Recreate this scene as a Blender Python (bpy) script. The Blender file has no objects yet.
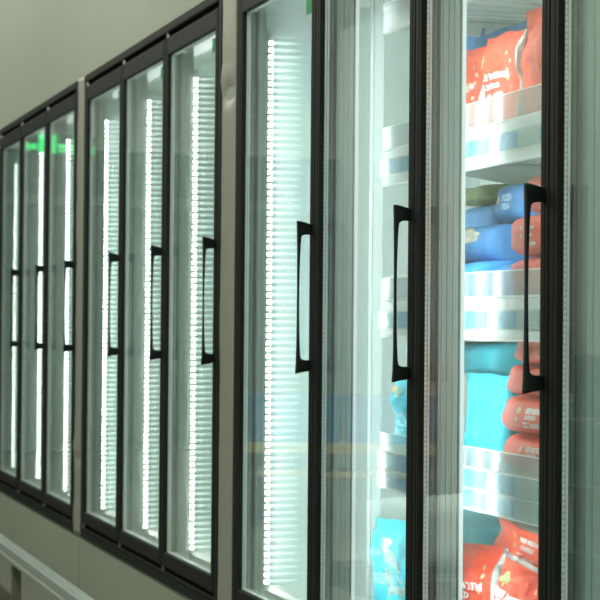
import bpy, bmesh, math, random
from mathutils import Vector, Matrix, noise
random.seed(7)
SC = bpy.context.scene
COL = SC.collection

# ------------------------------------------------------------------ camera, world, exposure, store lights
cd = bpy.data.cameras.new('camera'); cam = bpy.data.objects.new('camera', cd); COL.objects.link(cam)
cd.sensor_width = 36; cd.lens = 117.6; cd.clip_start = .05; cd.clip_end = 100
R_ = Vector((0.29305677, 0.95605789, 0.00842901)); U_ = Vector((0.0098537, -0.01183579, 0.9998814)); D_ = Vector((-0.95604426, 0.29293896, 0.01288926))
m = Matrix((( R_.x, U_.x, -D_.x, 0), (R_.y, U_.y, -D_.y, -1.5), (R_.z, U_.z, -D_.z, 1.31), (0, 0, 0, 1)))
cam.matrix_world = m
cd.dof.use_dof = True; cd.dof.focus_distance = 4.25; cd.dof.aperture_fstop = 10.5
SC.camera = cam
w = bpy.data.worlds.new('world'); SC.world = w; w.use_nodes = True
w.node_tree.nodes['Background'].inputs[0].default_value = (.9, 1, .93, 1)
w.node_tree.nodes['Background'].inputs[1].default_value = .12
vs = SC.view_settings; vs.view_transform = 'Standard'; vs.look = 'None'; vs.gamma = 1; vs.exposure = 0; vs.use_curve_mapping = False
try:
    SC.cycles.transparent_max_bounces = 48; SC.cycles.max_bounces = 16; SC.cycles.glossy_bounces = 8
    SC.cycles.sample_clamp_indirect = 6; SC.cycles.use_denoising = True
    SC.cycles.caustics_reflective = True
except Exception: pass

ROOM_LIGHT = 57
CASE_LIGHT = {1: 2.7, 2: 1.7, 3: 1.4}
DIODE = 26.0

def area(name, loc, sx, sy, power, direction, color=(1, 1, 1)):
    l = bpy.data.lights.new(name, 'AREA'); l.shape = 'RECTANGLE'; l.size = sx; l.size_y = sy; l.energy = power; l.color = color
    o = bpy.data.objects.new(name, l); COL.objects.link(o); o.location = loc
    o.rotation_euler = Vector(direction).to_track_quat('-Z', 'Y').to_euler()
    return o

LAMP_SPOTS = [(-1.2, -1.75), (-4.2, -1.75), (-7.2, -1.75), (-10.2, -1.75), (-14.2, -1.75), (-15.0, -4.7)]
for (x, y) in LAMP_SPOTS:
    area('ceiling_lamp', (x, y, 4.0), 1.15, .28, ROOM_LIGHT, (0, 0, -1), (.97, 1, .88))

# ------------------------------------------------------------------ materials
def mat(name, col, rough=.5, metal=0., bump=0., bscale=40., var=0., vscale=6., emit=0., ecol=None, spec=.5, stretch=None, coat=0.):
    M = bpy.data.materials.new(name); M.use_nodes = True; nt = M.node_tree; b = nt.nodes['Principled BSDF']
    b.inputs['Base Color'].default_value = (*col, 1); b.inputs['Roughness'].default_value = rough; b.inputs['Metallic'].default_value = metal
    b.inputs['Specular IOR Level'].default_value = spec; b.inputs['Coat Weight'].default_value = coat
    tc = nt.nodes.new('ShaderNodeTexCoord'); mp = nt.nodes.new('ShaderNodeMapping'); nt.links.new(tc.outputs['Object'], mp.inputs[0])
    if stretch: mp.inputs['Scale'].default_value = stretch
    if var:
        n = nt.nodes.new('ShaderNodeTexNoise'); n.inputs['Scale'].default_value = vscale; n.inputs['Detail'].default_value = 4; nt.links.new(mp.outputs[0], n.inputs[0])
        r = nt.nodes.new('ShaderNodeMapRange'); r.inputs[1].default_value = .3; r.inputs[2].default_value = .7; r.inputs[3].default_value = 1 - var; r.inputs[4].default_value = 1 + var
        nt.links.new(n.outputs[0], r.inputs[0])
        mx = nt.nodes.new('ShaderNodeVectorMath'); mx.operation = 'SCALE'; mx.inputs[0].default_value = col; nt.links.new(r.outputs[0], mx.inputs['Scale'])
        nt.links.new(mx.outputs[0], b.inputs['Base Color'])
    if bump:
        n2 = nt.nodes.new('ShaderNodeTexNoise'); n2.inputs['Scale'].default_value = bscale; nt.links.new(mp.outputs[0], n2.inputs[0])
        bp = nt.nodes.new('ShaderNodeBump'); bp.inputs['Strength'].default_value = bump; bp.inputs['Distance'].default_value = .01
        nt.links.new(n2.outputs[0], bp.inputs['Height']); nt.links.new(bp.outputs[0], b.inputs['Normal'])
    if emit:
        b.inputs['Emission Color'].default_value = (*(ecol or col), 1); b.inputs['Emission Strength'].default_value = emit
    return M

def glass_mat(name, tint, ior=1.5, rough=0.):
    """thin pane: Fresnel mirror over clear tinted transmission; the IOR is flipped on back faces so both faces reflect alike"""
    M = bpy.data.materials.new(name); M.use_nodes = True; nt = M.node_tree; nt.nodes.clear()
    out = nt.nodes.new('ShaderNodeOutputMaterial'); mix = nt.nodes.new('ShaderNodeMixShader')
    tr = nt.nodes.new('ShaderNodeBsdfTransparent'); tr.inputs[0].default_value = (*tint, 1)
    gl = nt.nodes.new('ShaderNodeBsdfGlossy'); gl.inputs['Roughness'].default_value = rough; gl.inputs[0].default_value = (.97, 1, .99, 1)
    g = nt.nodes.new('ShaderNodeNewGeometry'); fr = nt.nodes.new('ShaderNodeFresnel'); mr = nt.nodes.new('ShaderNodeMapRange')
    mr.inputs[3].default_value = ior; mr.inputs[4].default_value = 1 / ior
    nt.links.new(g.outputs['Backfacing'], mr.inputs[0]); nt.links.new(mr.outputs[0], fr.inputs['IOR'])
    nt.links.new(fr.outputs[0], mix.inputs[0]); nt.links.new(tr.outputs[0], mix.inputs[1]); nt.links.new(gl.outputs[0], mix.inputs[2])
    nt.links.new(mix.outputs[0], out.inputs[0])
    return M

def emis(name, col, s):
    M = bpy.data.materials.new(name); M.use_nodes = True; nt = M.node_tree; nt.nodes.clear()
    out = nt.nodes.new('ShaderNodeOutputMaterial'); e = nt.nodes.new('ShaderNodeEmission'); e.inputs[0].default_value = (*col, 1); e.inputs[1].default_value = s
    nt.links.new(e.outputs[0], out.inputs[0]); return M

M_wall = mat('painted_wall_panel', (.335, .35, .287), .55, bump=.05, bscale=3, var=.03, vscale=2, stretch=(1, 1, .3))
M_wall2 = mat('bulkhead_paint', (.30, .34, .29), .8, var=.05)
M_wall3 = mat('far_wall_upper', (.80, .82, .76), .8, var=.03)
M_wall4 = mat('far_wall_lower', (.17, .22, .18), .7, var=.2, vscale=1.2)
M_ceil = mat('ceiling_paint', (.80, .81, .76), .9, var=.02)
M_floor = mat('floor_vinyl', (.17, .18, .14), .35, var=.08, vscale=3, bump=.02)
M_seal = mat('flashing_metal', (.37, .365, .31), .42, metal=.25, bump=.12, bscale=14, stretch=(1, 1, .35))
M_black = mat('black_anodised', (.017, .019, .016), .42, bump=.02, bscale=200, var=.1, vscale=30)
M_black2 = mat('dark_frame_profile', (.012, .0135, .011), .6, spec=.2, bump=.03, bscale=120, var=.08, vscale=20)
M_gasket = mat('rubber_gasket', (.006, .006, .006), .7)
M_handle = mat('satin_black_handle', (.006, .010, .009), .4, spec=.3)
M_pin = mat('hinge_pin_steel', (.5, .5, .46), .3, metal=.9)
M_glass = glass_mat('door_glass', (.975, .993, .990))
M_acry = glass_mat('clear_label_cover', (.95, .98, .97), 1.38, .16)
def milky():
    M = glass_mat('milky_shelf_guard', (.93, .97, .96), 1.45, .17); nt = M.node_tree
    out = [n for n in nt.nodes if n.type == 'OUTPUT_MATERIAL'][0]; src = out.inputs[0].links[0].from_socket
    d = nt.nodes.new('ShaderNodeBsdfDiffuse'); d.inputs[0].default_value = (.86, .90, .90, 1); t = nt.nodes.new('ShaderNodeBsdfTranslucent'); t.inputs[0].default_value = (.9, .95, .95, 1)
    a = nt.nodes.new('ShaderNodeMixShader'); a.inputs[0].default_value = .5; nt.links.new(d.outputs[0], a.inputs[1]); nt.links.new(t.outputs[0], a.inputs[2])
    b = nt.nodes.new('ShaderNodeMixShader'); b.inputs[0].default_value = .38; nt.links.new(src, b.inputs[1]); nt.links.new(a.outputs[0], b.inputs[2]); nt.links.new(b.outputs[0], out.inputs[0])
    return M
M_guard = milky()
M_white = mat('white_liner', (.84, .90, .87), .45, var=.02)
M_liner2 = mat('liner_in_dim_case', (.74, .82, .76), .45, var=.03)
M_post = mat('mullion_plastic', (.47, .52, .48), .5)
M_lightbar = mat('light_bar_plastic', (.8, .84, .8), .35)
M_shelf = mat('white_shelf_enamel', (.80, .84, .78), .3, var=.02)
M_rail = mat('price_rail_plastic', (.84, .89, .87), .3, spec=.25)
M_blue = mat('blue_price_label', (.30, .60, .92), .35, var=.08, vscale=12)
M_pale = mat('pale_price_label', (.78, .86, .92), .25)
M_greenst = mat('green_sticker', (.02, .42, .14), .45)
M_diode = emis('led_diode', (.93, 1.0, .95), DIODE)
M_diodew = emis('led_diode_cabinet', (.93, 1.0, .93), DIODE * 1.2)
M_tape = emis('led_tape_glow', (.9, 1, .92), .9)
M_lens = emis('led_lens_edge', (.85, 1, .97), 1.5)
M_spacer = None

def dotted_spacer():
    M = mat('perforated_spacer', (.74, .80, .74), .4)
    nt = M.node_tree; b = nt.nodes['Principled BSDF']
    tc = nt.nodes.new('ShaderNodeTexCoord'); sp = nt.nodes.new('ShaderNodeSeparateXYZ'); nt.links.new(tc.outputs['Object'], sp.inputs[0])
    f = nt.nodes.new('ShaderNodeMath'); f.operation = 'MULTIPLY'; f.inputs[1].default_value = 2 * math.pi / .011; nt.links.new(sp.outputs[2], f.inputs[0])
    s = nt.nodes.new('ShaderNodeMath'); s.operation = 'SINE'; nt.links.new(f.outputs[0], s.inputs[0])
    g = nt.nodes.new('ShaderNodeMath'); g.operation = 'GREATER_THAN'; g.inputs[1].default_value = .3; nt.links.new(s.outputs[0], g.inputs[0])
    mx = nt.nodes.new('ShaderNodeMix'); mx.data_type = 'RGBA'; mx.inputs[6].default_value = (.97, .99, .97, 1); mx.inputs[7].default_value = (.68, .74, .68, 1)
    nt.links.new(g.outputs[0], mx.inputs[0]); nt.links.new(mx.outputs[2], b.inputs['Base Color'])
    return M
M_spacer = dotted_spacer()
M_spacer2 = mat('spacer_seal', (.90, .95, .91), .4)

def streak_glow_mat():
    """diode streaks painted as emission rows on an added clear plate, fading inwards"""
    M = bpy.data.materials.new('painted_led_streaks'); M.use_nodes = True; nt = M.node_tree; nt.nodes.clear()
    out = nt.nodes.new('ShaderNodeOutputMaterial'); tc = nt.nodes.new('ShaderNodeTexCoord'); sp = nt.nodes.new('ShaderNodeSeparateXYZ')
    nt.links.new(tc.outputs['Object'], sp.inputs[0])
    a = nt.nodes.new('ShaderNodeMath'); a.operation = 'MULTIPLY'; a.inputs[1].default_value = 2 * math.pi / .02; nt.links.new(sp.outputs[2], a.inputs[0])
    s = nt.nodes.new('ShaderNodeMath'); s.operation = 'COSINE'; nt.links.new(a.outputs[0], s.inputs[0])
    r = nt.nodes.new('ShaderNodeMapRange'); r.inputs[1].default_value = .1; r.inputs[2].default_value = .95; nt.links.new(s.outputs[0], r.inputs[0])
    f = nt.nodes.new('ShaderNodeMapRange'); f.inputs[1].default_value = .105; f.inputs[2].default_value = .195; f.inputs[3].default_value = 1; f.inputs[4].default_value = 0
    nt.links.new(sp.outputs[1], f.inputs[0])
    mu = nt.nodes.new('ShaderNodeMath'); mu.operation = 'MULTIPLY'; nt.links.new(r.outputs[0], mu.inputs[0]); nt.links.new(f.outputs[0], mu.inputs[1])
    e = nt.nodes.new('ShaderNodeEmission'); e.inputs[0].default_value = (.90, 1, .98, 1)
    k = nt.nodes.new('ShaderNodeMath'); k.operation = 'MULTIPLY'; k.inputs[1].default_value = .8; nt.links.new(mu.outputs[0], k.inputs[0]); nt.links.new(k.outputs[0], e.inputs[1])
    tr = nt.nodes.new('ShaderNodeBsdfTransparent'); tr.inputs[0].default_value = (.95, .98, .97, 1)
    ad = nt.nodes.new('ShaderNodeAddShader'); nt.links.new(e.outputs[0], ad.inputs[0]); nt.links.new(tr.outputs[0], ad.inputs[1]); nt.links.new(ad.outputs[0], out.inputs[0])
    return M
M_streaks = streak_glow_mat()

# ------------------------------------------------------------------ mesh helpers   (t runs along the freezer wall, away from the camera: X = -t)
def bm_new(): return bmesh.new()
def addbox(bm, t0, t1, y0, y1, z0, z1):
    x0, x1 = sorted((-t0, -t1)); y0, y1 = sorted((y0, y1)); z0, z1 = sorted((z0, z1))
    v = [bm.verts.new(p) for p in ((x0, y0, z0), (x1, y0, z0), (x1, y1, z0), (x0, y1, z0), (x0, y0, z1), (x1, y0, z1), (x1, y1, z1), (x0, y1, z1))]
    for f in ((0, 3, 2, 1), (4, 5, 6, 7), (0, 1, 5, 4), (1, 2, 6, 5), (2, 3, 7, 6), (3, 0, 4, 7)): bm.faces.new([v[i] for i in f])
def addprofile(bm, pts, z0, z1):
    """closed outline pts (t, y) extruded from z0 to z1"""
    a = [bm.verts.new((-t, y, z0)) for t, y in pts]; b = [bm.verts.new((-t, y, z1)) for t, y in pts]; n = len(pts)
    for i in range(n): bm.faces.new((a[i], a[(i + 1) % n], b[(i + 1) % n], b[i]))
    bm.faces.new(a); bm.faces.new(b[::-1])
def addprofx(bm, pts, t0, t1):
    """closed outline pts (y, z) extruded along the wall"""
    a = [bm.verts.new((-t0, y, z)) for y, z in pts]; b = [bm.verts.new((-t1, y, z)) for y, z in pts]; n = len(pts)
    for i in range(n): bm.faces.new((a[i], a[(i + 1) % n], b[(i + 1) % n], b[i]))
    bm.faces.new(a); bm.faces.new(b[::-1])
def addcyl(bm, c, r, h, axis='Y', n=14):
    rot = {'Y': Matrix.Rotation(math.pi / 2, 4, 'X'), 'Z': Matrix(), 'X': Matrix.Rotation(math.pi / 2, 4, 'Y')}[axis]
    bmesh.ops.create_cone(bm, cap_ends=True, segments=n, radius1=r, radius2=r, depth=h, matrix=Matrix.Translation(c) @ rot)
def obj(name, bm, material, parent=None, bevel=0., smooth=False, at=None):
    bmesh.ops.recalc_face_normals(bm, faces=bm.faces)
    me = bpy.data.meshes.new(name)
    if at is not None: bmesh.ops.translate(bm, verts=bm.verts, vec=-Vector(at))
    bm.to_mesh(me); bm.free()
    for mm in (material if isinstance(material, (list, tuple)) else [material]): me.materials.append(mm)
    if smooth:
        for p in me.polygons: p.use_smooth = True
    o = bpy.data.objects.new(name, me); COL.objects.link(o)
    if at is not None: o.location = at
    if parent: o.parent = parent
    if bevel:
        b = o.modifiers.new('bevel', 'BEVEL'); b.width = bevel; b.segments = 2; b.limit_method = 'ANGLE'
    return o
def tag(o, label=None, cat=None, group=None, kind=None):
    if label: o['label'] = label
    if cat: o['category'] = cat
    if group: o['group'] = group
    if kind: o['kind'] = kind
    return o
def empty(name, loc=(0, 0, 0), rot=(0, 0, 0)):
    o = bpy.data.objects.new(name, None); COL.objects.link(o); o.location = loc; o.rotation_euler = rot; o.empty_display_size = .05; return o
def local(o, parent):           # geometry is in world coordinates: keep it while the parent sits at the thing's base
    o.parent = parent; o.matrix_parent_inverse = Matrix.Translation(parent.location).inverted(); return o

# ------------------------------------------------------------------ structure
ZB, ZT = .439, 2.326                    # freezer openings
CABS = {1: dict(t0=2.555, t1=5.557, mull=[4.778, 4.046, 3.330]),
        2: dict(t0=5.733, t1=7.940, mull=[7.194, 6.477]),
        3: dict(t0=8.101, t1=10.330, mull=[9.606, 8.868])}
H = 4.2
bm = bm_new()
addbox(bm, -3, 24, .008, .09, 0, ZB); addbox(bm, -3, 24, .008, .09, ZT, H)
for a, b in ((-3, 2.555), (5.557, 5.733), (7.94, 8.101), (10.33, 24)): addbox(bm, a, b, .008, .09, ZB, ZT)
tag(obj('wall_freezers', bm, M_wall), kind='structure')
bm = bm_new()
for t in (7.985, 5.64, 10.6, 12.9):                     # raised joint covers between the wall panels
    addbox(bm, t, t + .022, .0045, .0085, 0, ZB - .02)
tag(obj('trim_1', bm, M_wall), kind='structure')
bm = bm_new(); addbox(bm, -3, 24, -6.2, 1.2, -.1, 0); tag(obj('floor', bm, M_floor), kind='structure')
bm = bm_new(); addbox(bm, -3, 24, -6.2, 1.2, H, H + .1); tag(obj('ceiling', bm, M_ceil), kind='structure')
bm = bm_new(); addbox(bm, -3, 14.6, -3.4, -3.25, 0, 3.62); tag(obj('wall_opposite', bm, M_wall2), kind='structure')
bm = bm_new(); addbox(bm, -3, 24, -6.3, -6.2, 0, H); tag(obj('wall_back', bm, M_wall3), kind='structure')
bm = bm_new(); addbox(bm, 20, 20.15, -6.2, .008, 3.10, H); tag(obj('wall_far', bm, M_wall3), kind='structure')
bm = bm_new(); addbox(bm, 20, 20.15, -6.2, .008, 0, 3.10); tag(obj('wall_far_lower', bm, M_wall4), kind='structure')
bm = bm_new(); addbox(bm, 19.9, 20, -6.2, .008, 2.52, 2.62); tag(obj('trim_2', bm, mat('far_trim', (.27, .31, .27), .6)), kind='structure')
bm = bm_new(); addbox(bm, -3.1, -3, -6.2, .008, 0, H); tag(obj('wall_near', bm, M_wall2), kind='structure')

# wavy flashing strips between the freezers (loose sheet edge, dented)
def flashing(name, t0, t1, amp, bumps, seed, label):
    bm = bm_new(); nz = 150; nt_ = 8; rows = []
    for i in range(nz + 1):
        z = ZB + .004 + (ZT - ZB - .004) * i / nz
        e = amp * (noise.noise(Vector((seed, 0, z * 3.1))) + .5 * noise.noise(Vector((seed, 5, z * 9))))
        for zc, wd, am in bumps: e += am * math.exp(-((z - zc) / wd) ** 2)
        row = []
        for j in range(nt_ + 1):
            u = j / nt_; t = t1 + (t0 - t1) * u + e * (1 - u) ** 1.5
            y = .0035 - .0042 * abs(math.sin(math.pi * u)) ** .5 * .6
            y -= abs(e) * .5 * (1 - u)
            for zc, wd, am in bumps: y += .011 * math.exp(-((z - zc + .05) / (wd * .7)) ** 2) * math.sin(math.pi * u)
            row.append(bm.verts.new((-t, y, z)))
        rows.append(row)
    for i in range(nz):
        for j in range(nt_): bm.faces.new((rows[i][j], rows[i][j + 1], rows[i + 1][j + 1], rows[i + 1][j]))
    o = obj(name, bm, M_seal, smooth=True)
    s = o.modifiers.new('solid', 'SOLIDIFY'); s.thickness = .0025; s.offset = -1
    tag(o, label, 'flashing strip')
flashing('flashing_strip', 5.561, 5.728, .0035, [(2.05, .045, .007)], 1.3, 'wavy grey metal flashing strip with a dent, between the four-door and the middle freezer')
flashing('flashing_strip', 7.946, 8.095, .010, [(.80, .03, -.014)], 4.1, 'narrow grey metal flashing strip between the middle and the leftmost freezer')

# ------------------------------------------------------------------ bumper rail in front of the wall
rail = empty('bumper_rail', (-8.5, -.228, 0))
tag(rail, 'grey metal bumper rail on posts along the wall at the bottom left corner', 'rail')
M_railm = mat('rail_metal', (.40, .45, .42), .35, metal=.35, var=.05, stretch=(.2, 4, 4))
M_postm = mat('rail_post_metal', (.17, .17, .13), .5, metal=.3)
bm = bm_new()
addprofx(bm, [(-.256, .338), (-.258, .345), (-.256, .368), (-.2535, .3705), (-.247, .3705), (-.245, .3665), (-.238, .3665), (-.235, .371), (-.222, .371), (-.219, .3665), (-.213, .3665), (-.210, .3705), (-.202, .3695), (-.20, .366), (-.20, .338)], 2.0, 15.0)
local(obj('top_rail', bm, M_railm), rail)
bm = bm_new(); addprofx(bm, [(-.262, .318), (-.266, .322), (-.266, .333), (-.262, .3375), (-.205, .3375), (-.205, .318)], 2.0, 15.0)
local(obj('lower_lip', bm, mat('rail_lip', (.33, .36, .31), .45, metal=.3)), rail)
for t in (3.7, 5.25, 6.8, 8.12, 9.7, 11.5, 13.0):
    bm = bm_new(); addbox(bm, t - .02, t + .02, -.25, -.213, .008, .318); addbox(bm, t - .05, t + .05, -.275, -.19, 0, .008)
    for dx in (-.036, .036):
        addcyl(bm, (-t + dx, -.2, .010), .006, .006, 'Z', 8)
    local(obj('post', bm, M_postm, bevel=.002), rail)

# ------------------------------------------------------------------ freezers
ZD0, ZD1, ZG0, ZG1 = .498, 2.276, .544, 2.218
GY = .0095
def make_handle(tc, y0=-.001):
    """tapered wedge brackets and a thin slightly bowed bar, swept as a strip of outer/inner outline pairs"""
    zt, zb = 1.578, 1.186; yo = -.0375; wv = .0078
    pr = [((y0, zt - .009), (y0, zt - .036)), ((yo + .022, zt - .005), (yo + .022, zt - .0355)), ((yo + .014, zt - .003), (yo + .0145, zt - .037)), ((yo - .0015, zt), (yo + wv + .0015, zt - .041)), ((yo - .0008, zt - .025), (yo + wv, zt - .052))]
    n = 16
    for i in range(1, n):
        u = i / n; z = zt - .052 + (zb - zt + .104) * u; o_ = -.0016 * math.sin(math.pi * u)
        pr.append(((yo - o_ * .6, z), (yo + wv - .0034 * math.sin(math.pi * u) ** .7, z)))
    pr += [((yo - .0008, zb + .025), (yo + wv, zb + .052)), ((yo - .0025, zb), (yo + wv + .0015, zb + .040)), ((yo + .014, zb + .004), (yo + .0145, zb + .036)), ((yo + .022, zb + .005), (yo + .022, zb + .0345)), ((y0, zb + .008), (y0, zb + .035))]
    bm = bm_new(); rows = []
    for (a, b) in pr: rows.append([bm.verts.new((-tc + sx, p[0], p[1])) for sx in (-.0068, .0068) for p in (a, b)])
    for k in range(len(rows) - 1):
        A, B = rows[k], rows[k + 1]
        bm.faces.new((A[0], A[1], B[1], B[0])); bm.faces.new((A[2], B[2], B[3], A[3])); bm.faces.new((A[0], B[0], B[2], A[2])); bm.faces.new((A[1], A[3], B[3], B[1]))
    for R in (rows[0], rows[-1]): bm.faces.new((R[0], R[2], R[3], R[1]))
    return bm
def stile_pts(t0, t1, right_return):
    """door stile cross-section with the two shallow grooves seen on its face"""
    t0, t1 = min(t0, t1), max(t0, t1); w = t1 - t0
    return [(t0, .030), (t0, .0015), (t0 + .002, 0), (t0 + w * .32, 0), (t0 + w * .36, .0022), (t0 + w * .42, .0022), (t0 + w * .46, 0), (t0 + w * .78, -.0006), (t1 - .002, 0), (t1, .0015), (t1, .030)]
def build_cabinet(k, label, group=None):
    c = CABS[k]; t0, t1 = c['t0'], c['t1']
    cab = empty('display_freezer', (-(t0 + t1) / 2, .03, ZB))
    tag(cab, label, 'freezer', group)
    def part(name, bm, m, **kw): return local(obj(name, bm, m, **kw), cab)
    def subp(name, bm, m, par, **kw):
        o = obj(name, bm, m, **kw); o.parent = par; return o
    # outer frame: lighter face band, dark inner rebate
    bm = bm_new()
    addprofx(bm, [(.05, ZB), (.002, ZB), (0, ZB + .003), (0, ZB + .034), (-.003, ZB + .036), (-.003, ZB + .040), (.05, ZB + .040)], t0, t1)
    addprofx(bm, [(.05, ZT), (.002, ZT), (0, ZT - .003), (0, ZT - .026), (.002, ZT - .030), (.05, ZT - .030)], t0, t1)
    for a, b in ((t0, t0 + .030), (t1 - .030, t1)): addbox(bm, a, b, .001, .05, ZB + .0401, ZT - .0301)
    part('outer_frame', bm, M_black2)
    bm = bm_new()
    addbox(bm, t0 + .03, t1 - .03, .022, .05, ZB + .04, ZD0 + .004); addbox(bm, t0 + .03, t1 - .03, .022, .05, ZD1 - .004, ZT - .03)
    for a, b in ((t0 + .03, t0 + .045), (t1 - .045, t1 - .03)): addbox(bm, a, b, .032, .05, ZB + .04, ZT - .03)
    for mt in c['mull']: addbox(bm, mt - .03, mt + .03, .0315, .045, ZD0, ZD1)
    part('rebate_gasket', bm, M_gasket)
    # doors
    edges = [t1 - .035] + c['mull'] + [t0 + .035]
    for i in range(len(edges) - 1):
        ta = edges[i] - (.003 if i else 0); tb = edges[i + 1] + (.003 if i < len(edges) - 2 else 0)
        W = .035
        bm = bm_new()
        addprofile(bm, stile_pts(ta - W, ta, 0), ZD0, ZD1); addprofile(bm, stile_pts(tb, tb + W, 0), ZD0, ZD1)
        for z0, z1 in ((ZD0, ZG0), (ZG1, ZD1)):
            addprofx(bm, [(.030, z0), (.0012, z0), (0, z0 + .002), (0, z1 - .004), (.0025, z1), (.030, z1)], ta - W, tb + W)
        d = part('door', bm, M_black2)
        g0, g1 = ta - W, tb + W
        bm = bm_new(); addbox(bm, g0 + .003, g1 - .003, GY, GY + .0032, ZG0 - .003, ZG1 + .003); addbox(bm, g0 + .003, g1 - .003, .0245, .0275, ZG0 - .003, ZG1 + .003)
        subp('glass_pane', bm, M_glass, d)
        bm = bm_new()
        for tt, s in ((g0, -1), (g1, 1)): addbox(bm, tt + s * .0002, tt + s * .0020, GY + .0034, .0185, ZG0, ZG1)
        subp('perforated_spacer', bm, M_spacer, d)
        bm = bm_new()
        for tt, s in ((g0, -1), (g1, 1)): addbox(bm, tt + s * .0002, tt + s * .0024, .0198, .0243, ZG0, ZG1)
        for z0, z1 in ((ZG0, ZG0 + .002), (ZG1 - .002, ZG1)): addbox(bm, g0 - .003, g1 + .003, GY + .0034, .0243, z0, z1)
        subp('spacer_seal', bm, M_spacer2, d)
        h = subp('handle', make_handle(tb + .0175), M_handle, d, bevel=.0018)
        so_ = .03 if k == 1 else .022
        bm = bm_new(); addbox(bm, g1 + .001, g1 + .088, GY + .0034, GY + .0040, ZG1 - so_ - (.065 if k == 1 else .042), ZG1 - so_)
        st = subp('sticker', bm, M_greenst, d); st['label'] = 'small green sticker'
        # hinge pins above and below the door corner
        for z in (ZD1 + .010, ZD0 - .010):
            bm = bm_new(); addcyl(bm, (-(ta - .008), .008, z), .0065, .019, 'Z', 12); subp('hinge_pin', bm, M_pin, d)
    # posts behind the door gaps, with their light bars
    def ribs(tm, side, w=.035, yd=.088):
        # outline of half a post; the visible right side carries fine vertical ribs
        pts = [(tm + w, .046), (tm - w, .046)]
        n = 7; ys = .046; 
        for q in range(n):
            ya = ys + (yd - ys) * q / n; yb = ys + (yd - ys) * (q + 1) / n
            tt = tm - w - .012 * ((q + .5) / n) ** 1.3
            dpt = .0015 if q % 2 else 0.
            pts += [(tt - dpt, ya + .0004), (tt - dpt, yb - .0004)]
        pts += [(tm - w - .01, yd), (tm + w, yd)]
        return pts
    posts = [(t1 - .032, 'end')] + [(mt, 'mid') for mt in c['mull']]
    for i, (tm, kind) in enumerate(posts):
        bm = bm_new()
        wide = (k == 1 and i == 3)
        if kind == 'end': addprofile(bm, [(t1 + .02, .051), (t1 - .062, .051), (t1 - .065, .056), (t1 - .063, .062), (t1 - .066, .068), (t1 - .064, .074), (t1 + .02, .076)], .50, 2.28)
        else: addprofile(bm, ribs(tm, 0, .035 if not wide else .07, .088 if not wide else .13), .50, 2.28)
        pp = part('mullion_post', bm, M_post)
        # light bar
        vis = not (k == 1 and i > 0)
        tl = (tm - .050) if kind == 'mid' else (t1 - {1: .026, 2: .012, 3: .012}[k])
        if wide: tl = tm - .09
        yl = .098 if kind == 'mid' else {1: .102, 2: .095, 3: .088}[k]
        if wide: yl = .14
        za, zb2 = .548, 2.158
        if not vis: tl += .012
        bm = bm_new(); addprofile(bm, [(tl - (.004 if vis else .018), yl - .003), (tl - (.004 if vis else .018), yl - .006), (tl + .02, yl - .010), (tl + .03, yl + .004), (tl + .012, yl + .006), (tl + .010, yl - .001)] if not vis else [(tl - .004, yl - .008), (tl + .02, yl - .010), (tl + .03, yl + .004), (tl + .012, yl + .006), (tl - .004, yl + .003)], za - .01, zb2 + .01)
        lb = part('light_bar', bm, M_lightbar)
        bm = bm_new(); z = za + .01
        while z < zb2 - .004:
            if vis: addbox(bm, tl - .0085, tl - .0042, yl - .0105, yl + .0015, z - .0052, z + .0052)
            else: addbox(bm, tl - .001, tl + .007, yl - .001, yl + .003, z - .0045, z + .0045)
            z += .02
        subp('diode_row', bm, M_diodew if vis else M_diode, lb)
        if not vis:
            bm = bm_new(); addbox(bm, tl - .0225, tl - .0182, yl - .0085, yl - .0010, za, zb2); subp('lens_edge', bm, M_lens, lb)
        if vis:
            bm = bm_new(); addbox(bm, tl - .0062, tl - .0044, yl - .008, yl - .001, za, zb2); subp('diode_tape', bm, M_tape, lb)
            bm = bm_new(); addbox(bm, tl - .004, tl - .0025, yl + .004, yl + (.105 if k == 1 else .085), za, zb2); subp('painted_streak_plate', bm, M_streaks, lb)  # last part: added plate whose emission paints the streaks beside the diodes
        L = area('case_and_fill_lamp', (-(tl - .010), yl + .001, (za + zb2) / 2), .02, 1.6, CASE_LIGHT[k], (.22, 1, 0), (.88, .98, 1.0))
        L.parent = lb
        if kind == 'mid':     # unseen fill lamp added on the far side of the post, no bar there
            fill_lamp = area('case_and_fill_lamp', (-(tm + (.095 if wide else .055)), .085, (za + zb2) / 2), .02, 1.55, CASE_LIGHT[k] * (1.7 if wide else 1.5), (-.5, 1, 0), (.88, .98, 1.0)); fill_lamp.parent = lb
    # liner: floor, roof, back, ends
    a, b = t0 + .004, t1 + .030; yb_ = .78
    bm = bm_new()
    addbox(bm, a, b, .0905, yb_, .455, .50); addbox(bm, a, b, .0905, yb_, 2.285, 2.32); addbox(bm, a, b, yb_, yb_ + .04, .455, 2.32)
    addbox(bm, a - .0, a + .02, .0905, yb_, .50, 2.285); addbox(bm, b - .02, b, .0905, yb_, .50, 2.285)
    addbox(bm, a, b - .035, .052, .0902, .455, .498); addbox(bm, a, b - .035, .052, .0902, 2.287, 2.32)
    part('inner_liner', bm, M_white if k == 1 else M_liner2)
    # front kick moulding inside, and top lamp housing
    bm = bm_new(); addprofx(bm, [(.095, .502), (.095, .535), (.11, .545), (.14, .545), (.15, .52), (.15, .502)], a + .03, b - .05); part('sill_moulding', bm, M_shelf)
    bm = bm_new(); addprofx(bm, [(.12, 2.284), (.12, 2.250), (.14, 2.235), (.18, 2.24), (.2, 2.284)] if k > 1 else [(.3, 2.284), (.3, 2.27), (.32, 2.262), (.4, 2.262), (.42, 2.284)], a + .03, b - .05); part('top_canopy', bm, M_shelf)
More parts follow.
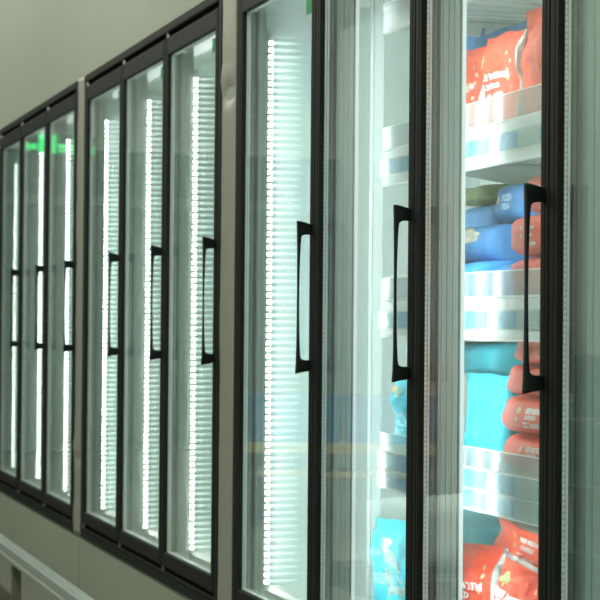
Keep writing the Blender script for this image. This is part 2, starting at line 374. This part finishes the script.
    if k > 1:
        bm = bm_new(); addprofx(bm, [(.112, 2.232), (.108, 2.240), (.108, 2.256), (.112, 2.262), (.119, 2.262), (.119, 2.232)], a + .05, b - .07); part('top_lamp', bm, emis('case_top_tube', (.92, 1, .98), 2.4))
    return cab

cab1 = build_cabinet(1, 'large four-door display freezer with stocked white shelves, on the right')
cab2 = build_cabinet(2, 'empty three-door display freezer in the middle of the wall')
cab3 = build_cabinet(3, 'three-door display freezer at the far left, reflecting a green exit sign')

# ------------------------------------------------------------------ shelves of the right freezer (removable, things of their own)
def text_mesh(txt, size, bold=0.):
    cu = bpy.data.curves.new('t', 'FONT'); cu.body = txt; cu.size = size; cu.align_x = 'LEFT'; cu.offset = bold; cu.resolution_u = 2
    o = bpy.data.objects.new('t', cu); COL.objects.link(o)
    dg = bpy.context.evaluated_depsgraph_get(); me = bpy.data.meshes.new_from_object(o.evaluated_get(dg))
    bpy.data.objects.remove(o); bpy.data.curves.remove(cu)
    return me
def add_text(bm, txt, size, fn, x0=0, z0=0, bold=.002, width=None):
    me = text_mesh(txt, size, bold); vs_ = [v.co.copy() for v in me.vertices]
    if not vs_: return
    wd = max(v.x for v in vs_) or 1; k = (width / wd) if width else 1
    nv = [bm.verts.new(fn(x0 + v.x * k, z0 + v.y)) for v in vs_]
    for p in me.polygons:
        try: bm.faces.new([nv[i] for i in p.vertices])
        except ValueError: pass
    bpy.data.meshes.remove(me)

SH0, SH1 = 3.42, 4.655
YF = .140
def build_shelf(zt, zfb, ztg, strips, label, zs):
    """zt: top of white fascia, zfb: bottom, ztg: top of clear guard (None = no guard), strips: blue label bands, zs: board height"""
    s = empty('freezer_shelf', (-(SH0 + SH1) / 2, YF, zfb)); tag(s, label, 'shelf', 'shelves in the four-door freezer')
    def part(name, bm, m, **kw): return local(obj(name, bm, m, **kw), s)
    bm = bm_new(); addbox(bm, SH0, SH1, YF + .012, .70, zs - .012, zs)
    for q in range(20):
        t = SH0 + .03 + q * (SH1 - SH0 - .06) / 19; addbox(bm, t - .004, t + .004, YF + .02, .69, zs - .018, zs - .012)
    for t in (SH0 + .002, SH1 - .006): addbox(bm, t, t + .004, YF + .012, .66, zs - .05, zs)
    part('shelf_board', bm, M_shelf, bevel=.001)
    bm = bm_new()
    addprofx(bm, [(YF, zfb), (YF - .002, zfb + .002), (YF - .002, zfb + .006), (YF, zfb + .008), (YF, zt - .006), (YF - .003, zt - .003), (YF - .003, zt), (YF + .012, zt), (YF + .012, zfb)], SH0, SH1)
    pr = part('price_rail', bm, M_rail)
    for (z0, z1) in strips:
        bm = bm_new(); addbox(bm, SH0 + .002, SH1 - .002, YF - .0018, YF - .0004, z0, z1)
        o = obj('label_strip', bm, M_pale); o.parent = pr
        t = SH1 - .006
        spans = [(4.60, 4.335), (4.315, 3.800), (3.68, 3.45)]
        for a, b in spans:
            bm = bm_new(); addbox(bm, a, b, YF - .0026, YF - .0019, z0 + .0012, z1 - .0012)
            o = obj('price_label', bm, M_blue); o.parent = pr; o['label'] = 'blue price label'
        bm = bm_new(); addbox(bm, 3.795, 3.69, YF - .0026, YF - .0019, z0 + .0012, z1 - .0012); o = obj('price_label', bm, mat('white_ticket', (.78, .84, .86), .3)); o.parent = pr; o['label'] = 'white price ticket'
        # clear cover
        bm = bm_new(); addbox(bm, SH0, SH1, YF - .0062, YF - .0052, z0 - .002, z1 + .002); o = obj('clear_cover', bm, M_acry); o.parent = pr
    if ztg:
        bm = bm_new(); addbox(bm, SH0, SH1, YF - .001, YF + .0015, zt, ztg); 
        g = part('clear_guard', bm, M_guard)
        bm = bm_new(); addbox(bm, SH0, SH1, YF - .0012, YF + .0017, ztg - .0025, ztg + .0003); o = obj('guard_lip', bm, M_lightbar); o.parent = g
    for t in (SH0 + .2, 4.02, SH1 - .02):
        bm = bm_new(); addprofx(bm, [(YF + .03, zs - .019), (.66, zs - .019), (.66, zs - .09), (.60, zs - .085), (YF + .05, zs - .032)], t, t + .004); part('bracket', bm, M_shelf)
build_shelf(1.752, 1.660, 1.808, [(1.688, 1.724)], 'upper white shelf with one blue label row and red bags', 1.745)
build_shelf(1.377, 1.280, 1.431, [(1.305, 1.345)], 'middle white shelf at handle height holding blue and red bags', 1.370)
build_shelf(1.000, .903, 1.044, [(.910, .948), (.955, .994)], 'lower white shelf with two blue label rows, under cyan bags', .990)
build_shelf(2.120, 2.045, None, [], 'highest white shelf near the top of the freezer, empty', 2.105)
# deck under the lowest goods
bm = bm_new(); addbox(bm, SH0, SH1, .16, .70, .545, .575); addbox(bm, SH0, SH1, .155, .165, .545, .615)
for t in (SH0 + .01, 4.02, SH1 - .02): addbox(bm, t, t + .012, .2, .66, .503, .545)
tag(obj('freezer_deck', bm, M_shelf, bevel=.001), 'white deck at the bottom of the four-door freezer under red bags', 'shelf')
# perforated uprights
def upright(t, y, label):
    bm = bm_new(); addbox(bm, t, t + .03, y, y + .003, .505, 2.27); addbox(bm, t, t + .003, y, y + .03, .505, 2.27); addbox(bm, t + .027, t + .03, y, y + .03, .505, 2.27)
    for z in (.502, 2.272): addbox(bm, t - .01, t + .04, y - .01, y + .04, z, z + .008)
    tag(obj('shelf_upright', bm, mat('upright_paint', (.62, .68, .64), .45), bevel=.001), label, 'shelf post')
upright(4.90, .20, 'white upright post left of the shelf ends in the four-door freezer')

# ------------------------------------------------------------------ frozen food pouches
RED = dict(a=(.78, .12, .065), b=(.62, .08, .05))
PM = {}
def pouch_mat(key, c, var=.10, foil=False):
    if key not in PM: PM[key] = mat('pouch_' + key, c, .55 if not foil else .38, metal=0 if not foil else .6, bump=.55, bscale=26, var=var, vscale=9, spec=.35)
    return PM[key]
pouch_mat('red', (.80, .105, .055)); pouch_mat('blue', (.05, .21, .47)); pouch_mat('bright_blue', (.05, .36, .88)); pouch_mat('cyan', (.06, .44, .52)); pouch_mat('cyan2', (.05, .50, .62)); pouch_mat('yellow', (.12, .15, .045))
pouch_mat('foil', (.38, .39, .36), .2, True); pouch_mat('foilred', (.45, .10, .07), .1)
M_txt = mat('pack_print_white', (.74, .74, .70), .5); M_emb = mat('pack_emblem_green', (.45, .62, .22), .5); M_gold = mat('pack_emblem_gold', (.75, .55, .12), .5)
M_photo = mat('pack_food_print', (.36, .30, .26), .5, var=.6, vscale=40); M_cream = mat('pack_print_cream', (.60, .62, .38), .5)

class Pouch:
    def __init__(s, w, h, d, seed, seal=.045):
        s.w, s.h, s.d, s.seed, s.seal = w, h, d, seed, seal
    def th(s, u, v):                # half thickness, u,v in 0..1
        if s.d > s.h * 1.1:         # lying packs show a fuller, flatter side
            return max(.0008, s.d / 2 * max(0, 1 - abs(2 * u - 1) ** 6) ** .4 * max(0, 1 - abs(2 * v - 1) ** 4.5) ** .42 * (1 + .10 * noise.noise(Vector((u * 4 + s.seed * 7.3, v * 2, s.seed)))))
        a = max(0, 1 - abs(2 * u - 1) ** 3.2) ** .55
        vv = (v - s.seal) / (1 - 2 * s.seal)
        b = 0 if vv <= 0 or vv >= 1 else (1 - abs(2 * vv - 1) ** 3.5) ** .6
        n = noise.noise(Vector((u * 4 + s.seed * 7.3, v * 4, s.seed)))
        n2 = noise.noise(Vector((u * 11 + s.seed * 3.3, v * 9, s.seed + 9))) - 1.6 * abs(noise.noise(Vector((u * 5 + v * 3 + s.seed, v * 4 - u * 2, s.seed * 2.1)))) + .3
        return max(.0008, s.d / 2 * a * b * (1 + .30 * n) + s.d * .11 * n2 * a)
    def P(s, u, v, side, lift=0.):
        wob = .012 * noise.noise(Vector((v * 3, s.seed * 5.1, 3))) * s.w * 4
        edge = 1 - .05 * math.sin(math.pi * v) * (abs(2 * u - 1) ** 2)
        x = (u - .5) * s.w * edge + wob * .3
        y = .006 * math.sin(v * 9 + s.seed) * (1 if s.h > .1 else .5)
        z = v * s.h + .006 * noise.noise(Vector((u * 3, s.seed, 1))) * v * v * v
        return Vector((x, y + side * (s.th(u, v) + lift), z))

def make_pouch(w, h, d, color, seed, loc, rz=0., tilt=0., roll=0., lying=False, label='', group=None, deco='beef', foil=None, gusset=False):
    """loc = (t, y, z) of the base centre; rz turns the pack about the vertical (positive: face towards the camera)"""
    root = empty('frozen_food_bag', (-loc[0], loc[1], loc[2]))
    rot = Matrix.Rotation(rz, 4, 'Z') @ Matrix.Rotation(tilt, 4, 'X') @ Matrix.Rotation(roll, 4, 'Y')
    root.rotation_euler = rot.to_euler()
    tag(root, label, 'food bag', group)
    p = Pouch(w, h, d, seed); nu, nv = 26, 34
    bm = bm_new(); F = [[bm.verts.new(p.P(i / nu, j / nv, -1)) for i in range(nu + 1)] for j in range(nv + 1)]
    B = [[bm.verts.new(p.P(i / nu, j / nv, 1)) for i in range(nu + 1)] for j in range(nv + 1)]
    def q(a, b_, c_, d_, mi=0):
        f = bm.faces.new((a, b_, c_, d_)); f.material_index = mi; f.smooth = True
    for j in range(nv):
        for i in range(nu):
            mi = 0
            if foil == 'right' and i >= nu - 2 and noise.noise(Vector((0, j * .35, seed))) > -.25: mi = 1
            if foil == 'top' and j >= nv - 4: mi = 1
            if foil == 'both' and (i >= nu - 3 or j >= nv - 2): mi = 1
            q(F[j][i], F[j][i + 1], F[j + 1][i + 1], F[j + 1][i], mi); q(B[j][i + 1], B[j][i], B[j + 1][i], B[j + 1][i + 1], 0)
        q(F[j][0], F[j + 1][0], B[j + 1][0], B[j][0]); q(F[j][nu], B[j][nu], B[j + 1][nu], F[j + 1][nu], 1 if foil else 0)
    for i in range(nu): q(F[0][i], B[0][i], B[0][i + 1], F[0][i + 1]); q(F[nv][i], F[nv][i + 1], B[nv][i + 1], B[nv][i])
    o = obj('pouch', bm, [PM[color], PM['foil']]); o.parent = root
    def surf(x, z, lift=.0009):
        return p.P(min(.97, max(.03, x)), min(.97, max(.03, z)), -1, lift)
    ar = h / w
    def fn(x, z): return surf(x, z)
    if deco == 'beef':
        bm = bm_new()
        add_text(bm, 'BEEF MEDIUM', .095, fn2 := (lambda x, z: surf(x, z / ar)), .07, .54 * ar, .006, .74)
        add_text(bm, 'DUMPERAD', .08, fn2, .07, .45 * ar, .005, .52)
        add_text(bm, '  BURGER', .085, fn2, .10, .345 * ar, .006, .62)
        # solid block before the third line
        vs4 = [bm.verts.new(surf(.07 + .15 * a, .335 + .075 * b)) for a, b in ((0, 0), (1, 0), (1, 1), (0, 1))]; bm.faces.new(vs4)
        o2 = obj('printed_text', bm, M_txt); o2.parent = root; o2['label'] = 'white lettering'
        bm = bm_new()
        for a, b, r in ((.22, .78, .045), (.22, .69, .03), (.27, .74, .03), (.17, .73, .03)):
            vv = [bm.verts.new(surf(a + r * math.cos(q_ * .785), b + r * math.sin(q_ * .785) / ar)) for q_ in range(8)]; bm.faces.new(vv)
        o2 = obj('emblem', bm, M_emb if seed % 2 < 1 else M_gold); o2.parent = root; o2['label'] = 'small green emblem' if seed % 2 < 1 else 'small gold emblem'
        if foil:
            bm = bm_new()
            for q0 in range(6):
                a, b = .80 + .04 * math.sin(q0 * 2.1), .35 + q0 * .085
                vv = [bm.verts.new(surf(a + .022 * math.cos(q_ * 1.05 + q0), b + .026 * math.sin(q_ * 1.05 + q0) / ar)) for q_ in range(6)]; bm.faces.new(vv)
            o2 = obj('leaf_print', bm, M_cream); o2.parent = root
    elif deco == 'side':            # small print in the middle of a lying pack
        bm = bm_new(); f3 = lambda x, z: surf(x, z / ar)
        add_text(bm, 'BEEF MEDIUM', .042, f3, .52, .60 * ar, .003, .26); add_text(bm, 'DUMPERAD', .034, f3, .54, .45 * ar, .002, .18); 
        vs4 = [bm.verts.new(surf(.52 + .085 * a, .23 + .14 * b)) for a, b in ((0, 0), (1, 0), (1, 1), (0, 1))]; bm.faces.new(vs4)
        add_text(bm, 'BURGER', .036, f3, .63, .24 * ar, .003, .15)
        o2 = obj('printed_text', bm, M_txt); o2.parent = root; o2['label'] = 'white lettering'
        bm = bm_new()
        for a, b, r in ((.43, .66, .022), (.43, .45, .016)):
            vv = [bm.verts.new(surf(a + r * math.cos(q_ * .785), b + r * math.sin(q_ * .785) / ar)) for q_ in range(8)]; bm.faces.new(vv)
        o2 = obj('emblem', bm, M_emb); o2.parent = root; o2['label'] = 'small green emblem'
    elif deco == 'cyan':
        bm = bm_new(); f3 = lambda x, z: surf(x, z / ar)
        for zz, ww in ((.46, .5), (.36, .46), (.24, .55)):
            add_text(bm, 'PREMIUM FISH' if zz > .4 else ('FILLET' if zz > .3 else 'FROZEN'), .085, f3, .12, zz * ar, .003, ww)
        o2 = obj('printed_text', bm, mat('cyan_pack_print', (.45, .80, .86), .5)); o2.parent = root; o2['label'] = 'pale blue lettering'
        bm = bm_new()
        for a, b, r in ((.22, .83, .05), (.32, .82, .05), (.28, .75, .035)):
            vv = [bm.verts.new(surf(a + r * math.cos(q_ * .785), b + .6 * r * math.sin(q_ * .785) / ar)) for q_ in range(8)]; bm.faces.new(vv)
        o2 = obj('emblem', bm, M_gold); o2.parent = root; o2['label'] = 'small gold emblem'
    elif deco == 'fish':
        bm = bm_new(); n = 16
        def fishpt(a, r=1.): # slender leaf-like food picture slanting down the front
            x = math.cos(a) * .13 * r; z = math.sin(a) * .30 * r; c_, s_ = math.cos(.35), math.sin(.35)
            return .47 + x * c_ + z * s_ * -.8, .42 + (z * c_ + x * s_) * 1
        ring = [bm.verts.new(surf(*fishpt(2 * math.pi * i / n), .0008)) for i in range(n)]; ring2 = [bm.verts.new(surf(*fishpt(2 * math.pi * i / n, .5), .0012)) for i in range(n)]
        for i in range(n): bm.faces.new((ring[i], ring[(i + 1) % n], ring2[(i + 1) % n], ring2[i]))
        bm.faces.new(ring2); o2 = obj('food_picture', bm, mat('fish_print', (.34, .40, .36), .5, var=.5, vscale=60)); o2.parent = root; o2['label'] = 'grey food picture'
        bm = bm_new(); ring = [bm.verts.new(surf(.38 + .10 * math.cos(a * .628), .74 + .09 * math.sin(a * .628), .0006)) for a in range(10)]; bm.faces.new(ring)
        o2 = obj('leaf_print', bm, M_cream); o2.parent = root
        bm = bm_new(); 
        for z in (.30, .37): add_text(bm, 'FISH FILLET' if z > .33 else 'FROZEN', .06, lambda x, zz: surf(x, zz / ar), .08, z * ar, .002, .26)
        for z in (.62,): add_text(bm, 'PREMIUM', .06, lambda x, zz: surf(x, zz / ar), .10, z * ar, .002, .2)
        o2 = obj('printed_text', bm, mat('fish_pack_print', (.45, .80, .86), .5)); o2.parent = root; o2['label'] = 'pale blue lettering'
    elif deco == 'window':
        bm = bm_new(); n = 18; m_ = 7; G_ = []
        for q0 in range(m_ + 1):
            G_.append([bm.verts.new(surf(.60 + (.02 + .22 * q0 / m_) * math.cos(2 * math.pi * i / n) * (1 + .15 * math.sin(i * 2.3)), .66 + (.02 + .24 * q0 / m_) * math.sin(2 * math.pi * i / n), .0012)) for i in range(n)])
        for q0 in range(m_):
            for i in range(n): bm.faces.new((G_[q0][i], G_[q0][(i + 1) % n], G_[q0 + 1][(i + 1) % n], G_[q0 + 1][i]))
        bm.faces.new(G_[0])
        o2 = obj('food_picture', bm, mat('beige_food_print', (.62, .56, .46), .5, var=.5, vscale=50)); o2.parent = root; o2['label'] = 'beige food picture'
    elif deco == 'logo':
        bm = bm_new(); f3 = lambda x, z: surf(x, z / ar)
        add_text(bm, 'FROZEN', .08, f3, .34, .55 * ar, .003, .2); add_text(bm, 'FISH', .07, f3, .34, .35 * ar, .003, .14)
        o2 = obj('printed_text', bm, mat('logo_print', (.45, .68, .80), .5)); o2.parent = root; o2['label'] = 'pale lettering'
        bm = bm_new(); vv = [bm.verts.new(surf(.24 + .04 * math.cos(q_ * .785), .58 + .10 * math.sin(q_ * .785))) for q_ in range(8)]; bm.faces.new(vv)
        o2 = obj('emblem', bm, mat('orange_emblem', (.75, .42, .18), .5)); o2.parent = root; o2['label'] = 'small orange emblem'
    return root
GR = 'frozen food bags in the four-door freezer'
P = make_pouch
ZA, ZBs, ZC, ZDk = 1.7455, 1.3705, .9905, .5755
# upper shelf
P(.205, .212, .07, 'red', 2, (4.275, .225, ZA), rz=.12, label='red bag at left end of the upper shelf, half hidden by door post', foil='right')
P(.185, .224, .06, 'red', 4, (4.063, .225, ZA), rz=.10, label='red upright bag with white lettering in the middle of the upper shelf', foil='right')
P(.20, .245, .08, 'red', 6, (3.880, .245, ZA), rz=-.12, label='plain red bag side at the right of the upper shelf beside the door edge', deco=None)
P(.23, .300, .06, 'red', 8, (4.09, .345, ZA), rz=.05, label='taller red bag rising behind the right end of the upper shelf row', deco='beef')
P(.20, .325, .06, 'blue', 3, (4.72, .40, ZA), rz=.05, label='blue bag standing upper left behind the red bags', deco=None)
P(.32, .290, .06, 'blue', 5, (4.43, .355, ZA), rz=.0, label='wider blue bag directly behind the left and middle red bags', deco=None)
# middle shelf
P(.30, .090, .20, 'bright_blue', 11, (4.29, .27, ZBs), label='bright blue bag lying lowest on the left of the middle shelf', deco='window')
P(.21, .086, .18, 'blue', 12, (4.02, .30, ZBs), label='dark blue bag lying on the middle shelf beside the red bags', deco=None, foil='top')
P(.42, .092, .22, 'blue', 13, (4.36, .32, ZBs + .087), label='blue bag with beige food picture, second in the middle shelf stack', deco='window')
P(.28, .10, .22, 'blue', 14, (4.19, .40, ZBs + .178), label='blue bag with small orange emblem topping the middle shelf stack', deco='logo')
P(.26, .045, .18, 'yellow', 15, (4.68, .47, ZBs + .255), label='dull yellow bag at the back of the middle shelf', deco=None)
P(.30, .095, .22, 'blue', 55, (4.62, .49, ZBs + .16), label='dim blue bag under the yellow bag at the back of the middle shelf', deco=None)
P(.30, .095, .22, 'blue', 56, (4.64, .49, ZBs), label='dim blue bag at the bottom rear of the middle shelf', deco=None)
P(.21, .090, .17, 'red', 17, (3.80, .24, ZBs), label='lowest red bag lying behind the door edge on the middle shelf', deco='side')
P(.21, .090, .17, 'red', 18, (3.80, .24, ZBs + .090), label='red bag second from the bottom beside the blue bags on the middle shelf', deco='side')
P(.20, .085, .17, 'red', 19, (3.76, .25, ZBs + .178), label='topmost red bag in the middle shelf stack beside the door edge', deco='side')
# lower shelf
P(.21, .214, .06, 'cyan2', 21, (4.095, .205, ZC), rz=.1, label='upright cyan bag in the lower shelf row left of the red stack', deco=None)
P(.16, .200, .05, 'cyan', 22, (4.03, .345, ZC), rz=-.05, label='darker cyan upright bag squeezed between cyan bag and red stack', deco=None)
P(.42, .078, .20, 'cyan', 23, (4.33, .31, ZC + .206), label='cyan bag with orange emblem lying over the upright bags', deco='logo')
P(.42, .064, .20, 'cyan', 24, (4.32, .31, ZC + .286), label='topmost cyan bag lying under the middle shelf', deco='logo')
P(.24, .215, .10, 'cyan', 57, (4.40, .37, ZC), label='cyan bag standing at the rear under the lying cyan bags', deco=None)
P(.20, .215, .10, 'cyan', 58, (4.12, .45, ZC), label='dim cyan bag standing behind the upright cyan bag', deco=None)
P(.20, .085, .14, 'cyan', 59, (4.00, .40, ZC + .216), label='cyan bag lying behind the red stack on the lower shelf', deco=None)
P(.33, .077, .165, 'red', 25, (3.805, .245, ZC + .012), label='lowest red bag of the stack on the lower shelf', deco='side')
P(.34, .080, .165, 'red', 26, (3.815, .245, ZC + .090), label='red bag second from the bottom of the lower shelf stack, lettering in view', deco='side')
P(.28, .068, .165, 'red', 27, (3.82, .25, ZC + .171), label='red bag below the top of the lower shelf stack, level with the handle end', deco=None)
P(.22, .074, .165, 'red', 28, (3.80, .25, ZC + .240), label='topmost red bag of the lower shelf stack', deco=None)
P(.25, .192, .07, 'cyan2', 29, (4.60, .225, ZC), rz=.12, label='cyan upright bag with gold emblem at the left end of the lower shelf', deco='cyan')
# bottom deck
P(.24, .222, .07, 'red', 31, (4.235, .235, ZDk + .006), rz=.12, tilt=-.06, roll=-.05, label='red upright bag at the left of the bottom deck', foil='right')
P(.24, .200, .07, 'red', 32, (3.985, .235, ZDk + .019), rz=.15, tilt=-.05, roll=.16, label='red bag with silver edge leaning on the bottom deck', foil='both')
P(.22, .150, .07, 'red', 33, (3.735, .25, ZDk + .022), rz=.1, roll=.2, label='red bag with wide silver edge at the right of the bottom deck', foil='both')
P(.36, .105, .14, 'red', 34, (4.10, .345, ZDk + .19), roll=.10, label='red bag lying behind the leaning silver-edged bags', deco='side', foil='top')
P(.47, .100, .18, 'cyan', 35, (4.525, .395, ZDk + .165), label='cyan bag lying at the rear of the bottom deck', deco='logo')
P(.48, .165, .18, 'cyan', 60, (4.52, .41, ZDk), label='cyan bag at the bottom rear of the deck', deco=None)
P(.26, .165, .10, 'cyan', 61, (4.08, .37, ZDk), label='cyan bag supporting the lying red bag on the deck', deco=None)
P(.34, .235, .09, 'cyan2', 36, (4.715, .245, ZDk), rz=.18, tilt=.02, roll=-.03, label='large cyan bag with grey food picture at the left of the bottom deck', deco='fish')

# ------------------------------------------------------------------ the store across the aisle (seen mirrored in the door glass)
M_green = emis('exit_sign_green', (.03, .80, .18), 1.35)
M_signbk = mat('exit_sign_case', (.03, .045, .04), .5)
def exit_sign(t, y, z, w, label):
    s = empty('exit_sign', (-t, y, z)); tag(s, label, 'exit sign')
    h = .165
    bm = bm_new(); addbox(bm, t, t + .03, y - w / 2, y + w / 2, z, z + h); local(obj('sign_case', bm, M_signbk, bevel=.003), s)
    bm = bm_new()
    fn = lambda u, v: Vector((-t + .0012, y + u, z + v))   # faces the camera's end of the aisle; reads along +Y
    add_text(bm, 'EXIT', .085, fn, -w / 2 + .008, .02, .006, w / 2 - .088)
    o = obj('lettering', bm, M_green); local(o, s); o['label'] = 'green lit letters'
    bm = bm_new(); addbox(bm, t - .0012, t - .0004, y - .075, y + .075, z + .006, z + h - .006); local(obj('pictogram_panel', bm, M_green), s)
    bm = bm_new()
    def bar(x0, z0, x1, z1, r):
        d = Vector((x1 - x0, z1 - z0)); n = Vector((-d.y, d.x)).normalized() * r
        vv = [bm.verts.new(fn(a, b)) for a, b in ((x0 + n.x, z0 + n.y), (x1 + n.x, z1 + n.y), (x1 - n.x, z1 - n.y), (x0 - n.x, z0 - n.y))]
        for v in vv: v.co.x += .0008
        bm.faces.new(vv)
    bar(0, .095, .004, .065, .009); bar(.004, .065, .025, .045, .005); bar(.025, .045, .022, .025, .005); bar(.0, .065, -.02, .045, .005); bar(-.02, .045, -.035, .045, .004); bar(.0, .092, .025, .08, .004); bar(0, .092, -.022, .078, .004)
    vv = [bm.verts.new(fn(.004 + .011 * math.cos(a * .785), .118 + .011 * math.sin(a * .785)) + Vector((.0008, 0, 0))) for a in range(8)]; bm.faces.new(vv)
    local(obj('running_figure', bm, M_signbk), s)
    bm = bm_new()
    x = w / 2 - .012
    for a, b in ((.085, x - .04),):
        vv = [bm.verts.new(fn(p_, q_)) for p_, q_ in ((a, .035), (b, .035), (b, .015), (x, .058), (b, .10), (b, .08), (a, .08))]; bm.faces.new(vv)
    o = obj('arrow', bm, M_green); local(o, s); o['label'] = 'green lit arrow'
    for dy in (-w * .35, w * .35):
        bm = bm_new(); addcyl(bm, (-(t + .015), y + dy, (z + h + H) / 2), .006, H - z - h, 'Z', 8); local(obj('hanger_rod', bm, M_pin), s)
exit_sign(15.60, -1.13, 2.665, .41, 'green lit exit sign hanging over the aisle, reflected in the leftmost freezer')
exit_sign(15.75, -1.44, 2.665, .22, 'smaller green lit exit sign reflected in the left door of the middle freezer')

# ceiling lights
for i, (x, y) in enumerate(LAMP_SPOTS):
    c = empty('ceiling_light', (x, y, H))
    tag(c, 'rectangular white ceiling light panel above the aisle', 'ceiling light', 'ceiling lights of the store')
    bm = bm_new(); addbox(bm, -x - .62, -x + .62, y - .17, y + .17, 4.02, 4.06); local(obj('housing', bm, M_shelf, bevel=.004), c)
    bm = bm_new(); addbox(bm, -x - .58, -x + .58, y - .14, y + .14, 4.012, 4.02); local(obj('diffuser', bm, emis('lamp_diffuser', (1, .98, .9), 4)), c)
    for dx in (-.4, .4):
        bm = bm_new(); addcyl(bm, (x + dx, y, 4.13), .008, .14, 'Z', 8); local(obj('hanger_rod', bm, M_pin), c)

# display table with wooden boards, blue crates on it
M_wood = mat('pale_wood', (.52, .40, .20), .5, var=.12, vscale=5, stretch=(1, 8, 8))
M_dark = mat('dark_table_metal', (.035, .04, .04), .5)
M_crate = mat('blue_crate_plastic', (.03, .14, .34), .4, var=.05)
tb = empty('display_table', (-12.2, -2.52, 0), (0, 0, math.radians(-68)))
tag(tb, 'long low display table with pale wooden top, reflected in the right freezer', 'table')
def lbox(par, name, m, x0, x1, y0, y1, z0, z1, bevel=.003):
    bm = bm_new(); addbox(bm, -x0, -x1, y0, y1, z0, z1); o = obj(name, bm, m, bevel=bevel); o.parent = par; return o
lbox(tb, 'tabletop', M_wood, -.62, .62, -.25, .25, .485, .55)
lbox(tb, 'lower_shelf', M_wood, -.60, .60, -.22, .22, .33, .365)
for sx in (-.56, .56):
    for sy in (-.2, .2): lbox(tb, 'leg', M_dark, sx - .02, sx + .02, sy - .02, sy + .02, 0, .485)
for i, sx in enumerate((-.31, .31)):
    c = empty('storage_crate', tb.matrix_basis @ Vector((sx, 0, .551)), (0, 0, math.radians(-68)))
    c.location = Matrix.Rotation(math.radians(-68), 4, 'Z') @ Vector((sx, 0, 0)) + Vector((-12.2, -2.52, .551))
    tag(c, 'blue plastic crate on the %s half of the wooden display table' % ('near' if i else 'far'), 'crate')
    lbox(c, 'crate_base', M_crate, -.29, .29, -.2, .2, 0, .02)
    for x0, x1, y0, y1 in ((-.29, -.275, -.2, .2), (.275, .29, -.2, .2), (-.275, .275, -.2, -.185), (-.275, .275, .185, .2)): lbox(c, 'crate_side', M_crate, x0, x1, y0, y1, .02, .30)
    lbox(c, 'crate_rim', M_crate, -.30, .30, -.212, -.2, .27, .30); lbox(c, 'crate_rim', M_crate, -.30, .30, .2, .212, .27, .30)
# stacked teal crates along the opposite side, and a white sack on a pallet
M_teal = mat('teal_crate_plastic', (.025, .085, .09), .45, var=.1)
for col_, (t, y) in enumerate(((6.6, -2.3), (5.5, -2.4), (7.9, -2.6))):
    for k in range(4):
        c = empty('storage_crate', (-t, y, .002 + k * .30), (0, 0, .1 * (k % 2) - .25))
        tag(c, 'dark teal storage crate stacked across the aisle from the freezers', 'crate', 'teal crates across the aisle')
        lbox(c, 'crate_base', M_teal, -.35, .35, -.25, .25, 0, .02)
        for x0, x1, y0, y1 in ((-.35, -.335, -.25, .25), (.335, .35, -.25, .25), (-.335, .335, -.25, -.235), (-.335, .335, .235, .25)): lbox(c, 'crate_side', M_teal, x0, x1, y0, y1, .02, .25)
        lbox(c, 'crate_rim', M_teal, -.365, .365, -.265, .265, .25, .285)
pal = empty('pallet', (-9.0, -1.94, 0)); tag(pal, 'low dark slatted pallet carrying a white sack across the aisle', 'pallet')
bm = bm_new()
for q in range(6): addbox(bm, 8.55 + q * .155, 8.68 + q * .155, -2.35, -1.55, .10, .122)
for y in (-2.33, -1.98, -1.62): addbox(bm, 8.55, 9.455, y, y + .07, 0, .10)
local(obj('slatted_frame', bm, M_dark, bevel=.002), pal)
sk = Pouch(.78, .36, .50, 77, .02); bm = bm_new(); nu, nv = 20, 16
F = [[bm.verts.new(sk.P(i / nu, j / nv, -1)) for i in range(nu + 1)] for j in range(nv + 1)]; B_ = [[bm.verts.new(sk.P(i / nu, j / nv, 1)) for i in range(nu + 1)] for j in range(nv + 1)]
for j in range(nv):
    for i in range(nu): bm.faces.new((F[j][i], F[j][i + 1], F[j + 1][i + 1], F[j + 1][i])); bm.faces.new((B_[j][i + 1], B_[j][i], B_[j + 1][i], B_[j + 1][i + 1]))
    bm.faces.new((F[j][0], F[j + 1][0], B_[j + 1][0], B_[j][0])); bm.faces.new((F[j][nu], B_[j][nu], B_[j + 1][nu], F[j + 1][nu]))
for i in range(nu): bm.faces.new((F[0][i], B_[0][i], B_[0][i + 1], F[0][i + 1])); bm.faces.new((F[nv][i], F[nv][i + 1], B_[nv][i + 1], B_[nv][i]))
so = obj('white_sack', bm, mat('woven_sack', (.55, .57, .55), .8, bump=.2), smooth=True); so.location = (-9.0, -1.95, .124); so.rotation_euler = (0, 0, 1.2)
tag(so, 'white sack lying on a low dark pallet, reflected across the freezer doors', 'sack')
